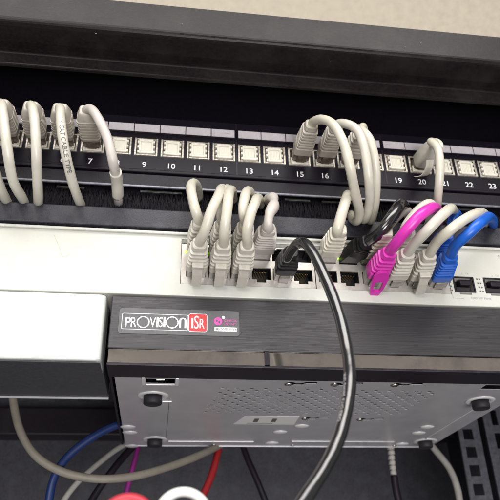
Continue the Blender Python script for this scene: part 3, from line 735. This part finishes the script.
patch_cable('lower plug in second column with upright cable', low(1), [(224, 232, -46), (226.5, 212, -52), (228.5, 198, -49), (230, 191, -38), (232, 191, -20), (233, 197, -4)], 'c_ivory', BOOT, tab=TAB, group=G2, end=at(234, 203, 12))
patch_cable('cable from third column upper socket, its loop tallest of the right pair', upp(2), [(243.5, 216, -43), (243, 210, -44), (245, 197, -42), (247, 191, -32), (250, 192, -18), (252, 198, -4)], 'c_ivory', BOOT, up=True, group=G2, end=at(253, 204, 12), L=33)
patch_cable('lower plug in third column, cable looping just left of the twisted one', low(2), [(246.5, 232, -46), (251, 213, -51), (255.5, 203, -47), (257, 198.5, -35), (259, 199, -20), (260, 203, -5)], 'c_ivory', BOOT, tab=TAB, group=G2, end=at(261, 207, 12))
# --- fourth column, twisted short cable
def twist(t, r): return r*(1+.16*math.sin(t*26))
patch_cable('short twisted cable with a pinkish grey boot, left of the black plug', upp(3), [(267.5, 226, -36), (269.5, 214, -38), (274, 206, -34), (273.5, 199, -26), (270, 197.5, -12)], 'c_warm', mk_boot('boot_pinkish', 'c_warm', 5, w0=7.0, length=24), up=True, end=at(268, 206, 12), L=30, rfun=twist, r=3.2)
# --- long black cable from the fifth column, lower
bk = patch_cable('long shiny black cable hanging from the appliance across the recorder', low(4), [(287, 259, -34), (292, 250, -44), (298, 243, -52), (305, 243, -60), (314, 254, -64), (325, 278, -68), (335, 303, -71), (343, 328, -75), (348, 355, -79), (349.5, 382, -84), (346.5, 410, -88), (339, 438, -92), (326, 465, -95), (306, 497, -98), (280, 535, -100)],
    'c_black', BOOTK, PLUG, L=26, r=2.9, text=('CABLE CAT.6  24AWG  LINK', 2.1, 158, True, 'inkwhite', .8))
# --- seventh column: ivory boot, cable to the brush
patch_cable('ivory cable rising right of the black cable, under the three arches', upp(6), [(337, 232, -36), (341, 215, -40), (345, 202, -38), (348, 196, -30), (347, 195.5, -16)], 'c_ivory', BOOTC, up=True, end=at(345, 206, 12), L=30, r=3.3)
# --- black thick short cable, eighth column upper
patch_cable('thick short black cable looping beside the magenta one', upp(7), [(380, 233, -34), (388, 222, -38), (396, 210, -38), (401, 204.5, -30), (404, 207, -18)], 'c_black', BOOTKS, PLUGK, up=True, end=at(405, 220, 12), L=24, r=3.8, rot=(0,0,.32))
# --- right bundle
patch_cable('grey cable loop seen between black and magenta cables', upp(8), [(385, 232, -33), (393, 220, -29), (402, 212.5, -24), (408, 211.5, -16), (409, 218, -5)], 'c_warm', BOOTC, up=True, end=at(406, 222, 12), L=31, r=3.0)
patch_cable('white cable arching right behind the magenta one', upp(9), [(404, 230, -42), (415, 214, -46), (427, 204, -46), (433, 207, -34), (430, 220, -18)], 'c_cream', BOOT, up=True, end=at(428, 228, 12), L=31, r=3.0)
patch_cable('bright magenta cable with looped magenta clip', low(8), [(398, 241, -48), (408, 228, -56), (420, 215, -60), (430, 209, -56), (436, 208.5, -42), (438, 213, -24), (438, 220, -8)], 'c_pink', BOOTP, PLUG, tab=LOOP, end=at(438, 226, 12), r=3.3, rot=(0,0,.0))
patch_cable('white cable crossing just right of the magenta one', low(9), [(415, 243, -46), (426, 232, -56), (439, 218, -60), (448, 210, -56), (452, 209, -42), (453, 214, -22)], 'c_cream', BOOT, PLUG, end=at(452, 226, 12), r=3.2, rot=(0,0,-.09))
patch_cable('cream cable with square clip cover, left of the bright blue one', low(10), [(436, 243, -46), (447, 233, -56), (461, 222, -60), (474, 214.5, -56), (482, 213, -42), (485, 217, -22)], 'c_ivory', BOOT, PLUG, tab=TAB, end=at(485, 228, 12), r=3.1, rot=(0,0,-.12))
patch_cable('bright blue cable at the right end of the port row', low(11), [(456, 245, -46), (465, 237, -54), (476, 226, -58), (485, 219, -50), (489, 217, -36), (492, 220, -18)], 'c_blue', BOOTB, PLUG, end=at(493, 230, 12), r=3.3, rot=(0,0,-.15))
patch_cable('blue cable with a ringed boot glimpsed behind the white cables', upp(11), [(450, 232, -32), (452, 222, -34), (455, 214, -28), (458, 216, -14)], 'c_blue', BOOTB, PLUG, up=True, end=at(459, 226, 12), L=28, r=3.0, rot=(0,0,-.15))

# --- cables inside the cabinet, behind and below the recorder
def bg_cable(name, label, pts, m, r, cat='cable'):
    tb = tube([at(*p) for p in pts], r, n=14, step=3)
    o = part(name, tb, m, None, loc=tb.path[0]); o['label'] = label; o['category'] = cat; return o
bg_cable('hanging_cable', 'tan cable sagging in a wide curve below the white box', [(10, 380, 140), (13, 400, 138), (20, 430, 136), (36, 456, 134), (62, 472, 134), (95, 479, 136), (130, 477, 142), (168, 467, 160), (200, 455, 185), (222, 444, 215), (240, 432, 240)], 'c_tan', 3.0)
bg_cable('hanging_cable', 'navy blue cable curving down from behind the recorder', [(130, 421, 150), (112, 427, 146), (88, 440, 142), (66, 458, 140), (54, 477, 138), (49, 500, 138), (47, 530, 138)], 'c_navy', 3.0)
bg_cable('hanging_cable', 'thin white cable crossing under the tan one', [(135, 440, 225), (120, 447, 218), (98, 464, 205), (78, 482, 195), (62, 503, 190), (50, 530, 188)], 'c_bgwhite', 2.3)
bg_cable('hanging_cable', 'dark cable beside the thin white one', [(140, 440, 235), (126, 454, 230), (110, 474, 222), (92, 500, 218), (80, 525, 215)], 'bezel', 3.2)
bg_cable('hanging_cable', 'thin purple cable hanging below the recorder', [(141, 435, 232), (137, 451, 228), (131, 474, 224), (125, 500, 220), (121, 525, 218)], 'c_purple', 2.2)
bg_cable('hanging_cable', 'dark red cable hanging below the recorder', [(222, 436, 222), (218, 452, 216), (212, 474, 205), (202, 497, 195), (188, 525, 188)], 'c_red', 3.0)
bg_cable('hanging_cable', 'black cable below the recorder, left of the long shiny one', [(240, 436, 260), (246, 455, 258), (256, 478, 255), (266, 503, 252), (274, 525, 250)], 'bezel', 3.0)
bg_cable('hanging_cable', 'pale cable slanting down by the right rear rail', [(425, 436, 225), (435, 450, 222), (448, 466, 218), (456, 484, 214), (460, 503, 212), (462, 525, 210)], 'c_bgwhite', 3.0)
# plug lead with pale ribbed strain relief
ld = empty('power_lead', at(391, 450, 215), 'black lead with a pale ribbed sleeve hanging behind the recorder', 'cable')
part('jacket', tube([at(394, 476, 213), at(396, 490, 212), at(399, 503, 211), at(402, 525, 210)], 3.2, n=14), 'bezel', ld)
for k in range(6):
    y0 = 446+k*5.0; a_, b_ = at(390.3+k*.55, y0, 214), at(390.7+k*.55, y0+3.6, 214)
    part('sleeve_rib', tube([a_, a_.lerp(b_, .5), b_], 3.3-.1*k, n=16), 'c_bgwhite', ld)
part('sleeve_core', tube([at(390, 440, 214), at(392, 460, 214), at(394, 477, 213.5)], 2.2, n=12), 'c_bgwhite', ld)
# foreground loops at the bottom edge
def loop(name, label, px, py, rpx, Y, r, m):
    c = at(px, py+rpx, Y); R_ = (at(px+rpx, py, Y)-at(px, py, Y)).length
    pts = [c+Vector((R_*math.cos(math.radians(a)), 0, R_*1.05*math.sin(math.radians(a)))) for a in range(-30, 211, 12)]
    pts = [pts[0]+Vector((0, 0, -60))]+pts+[pts[-1]+Vector((0, 0, -60))]
    tb = tube(pts, r, n=16); o = part(name, tb, m, None, loc=c); o['label'] = label; o['category'] = 'cable'
loop('cable_loop', 'white cable loop rising into the bottom edge of the picture', 183, 495.5, 27, -90, 1.8, 'c_white')
loop('cable_loop', 'bright red cable loop at the bottom edge, left of the white loop', 127, 502, 28, -85, 2.2, 'c_redbright')
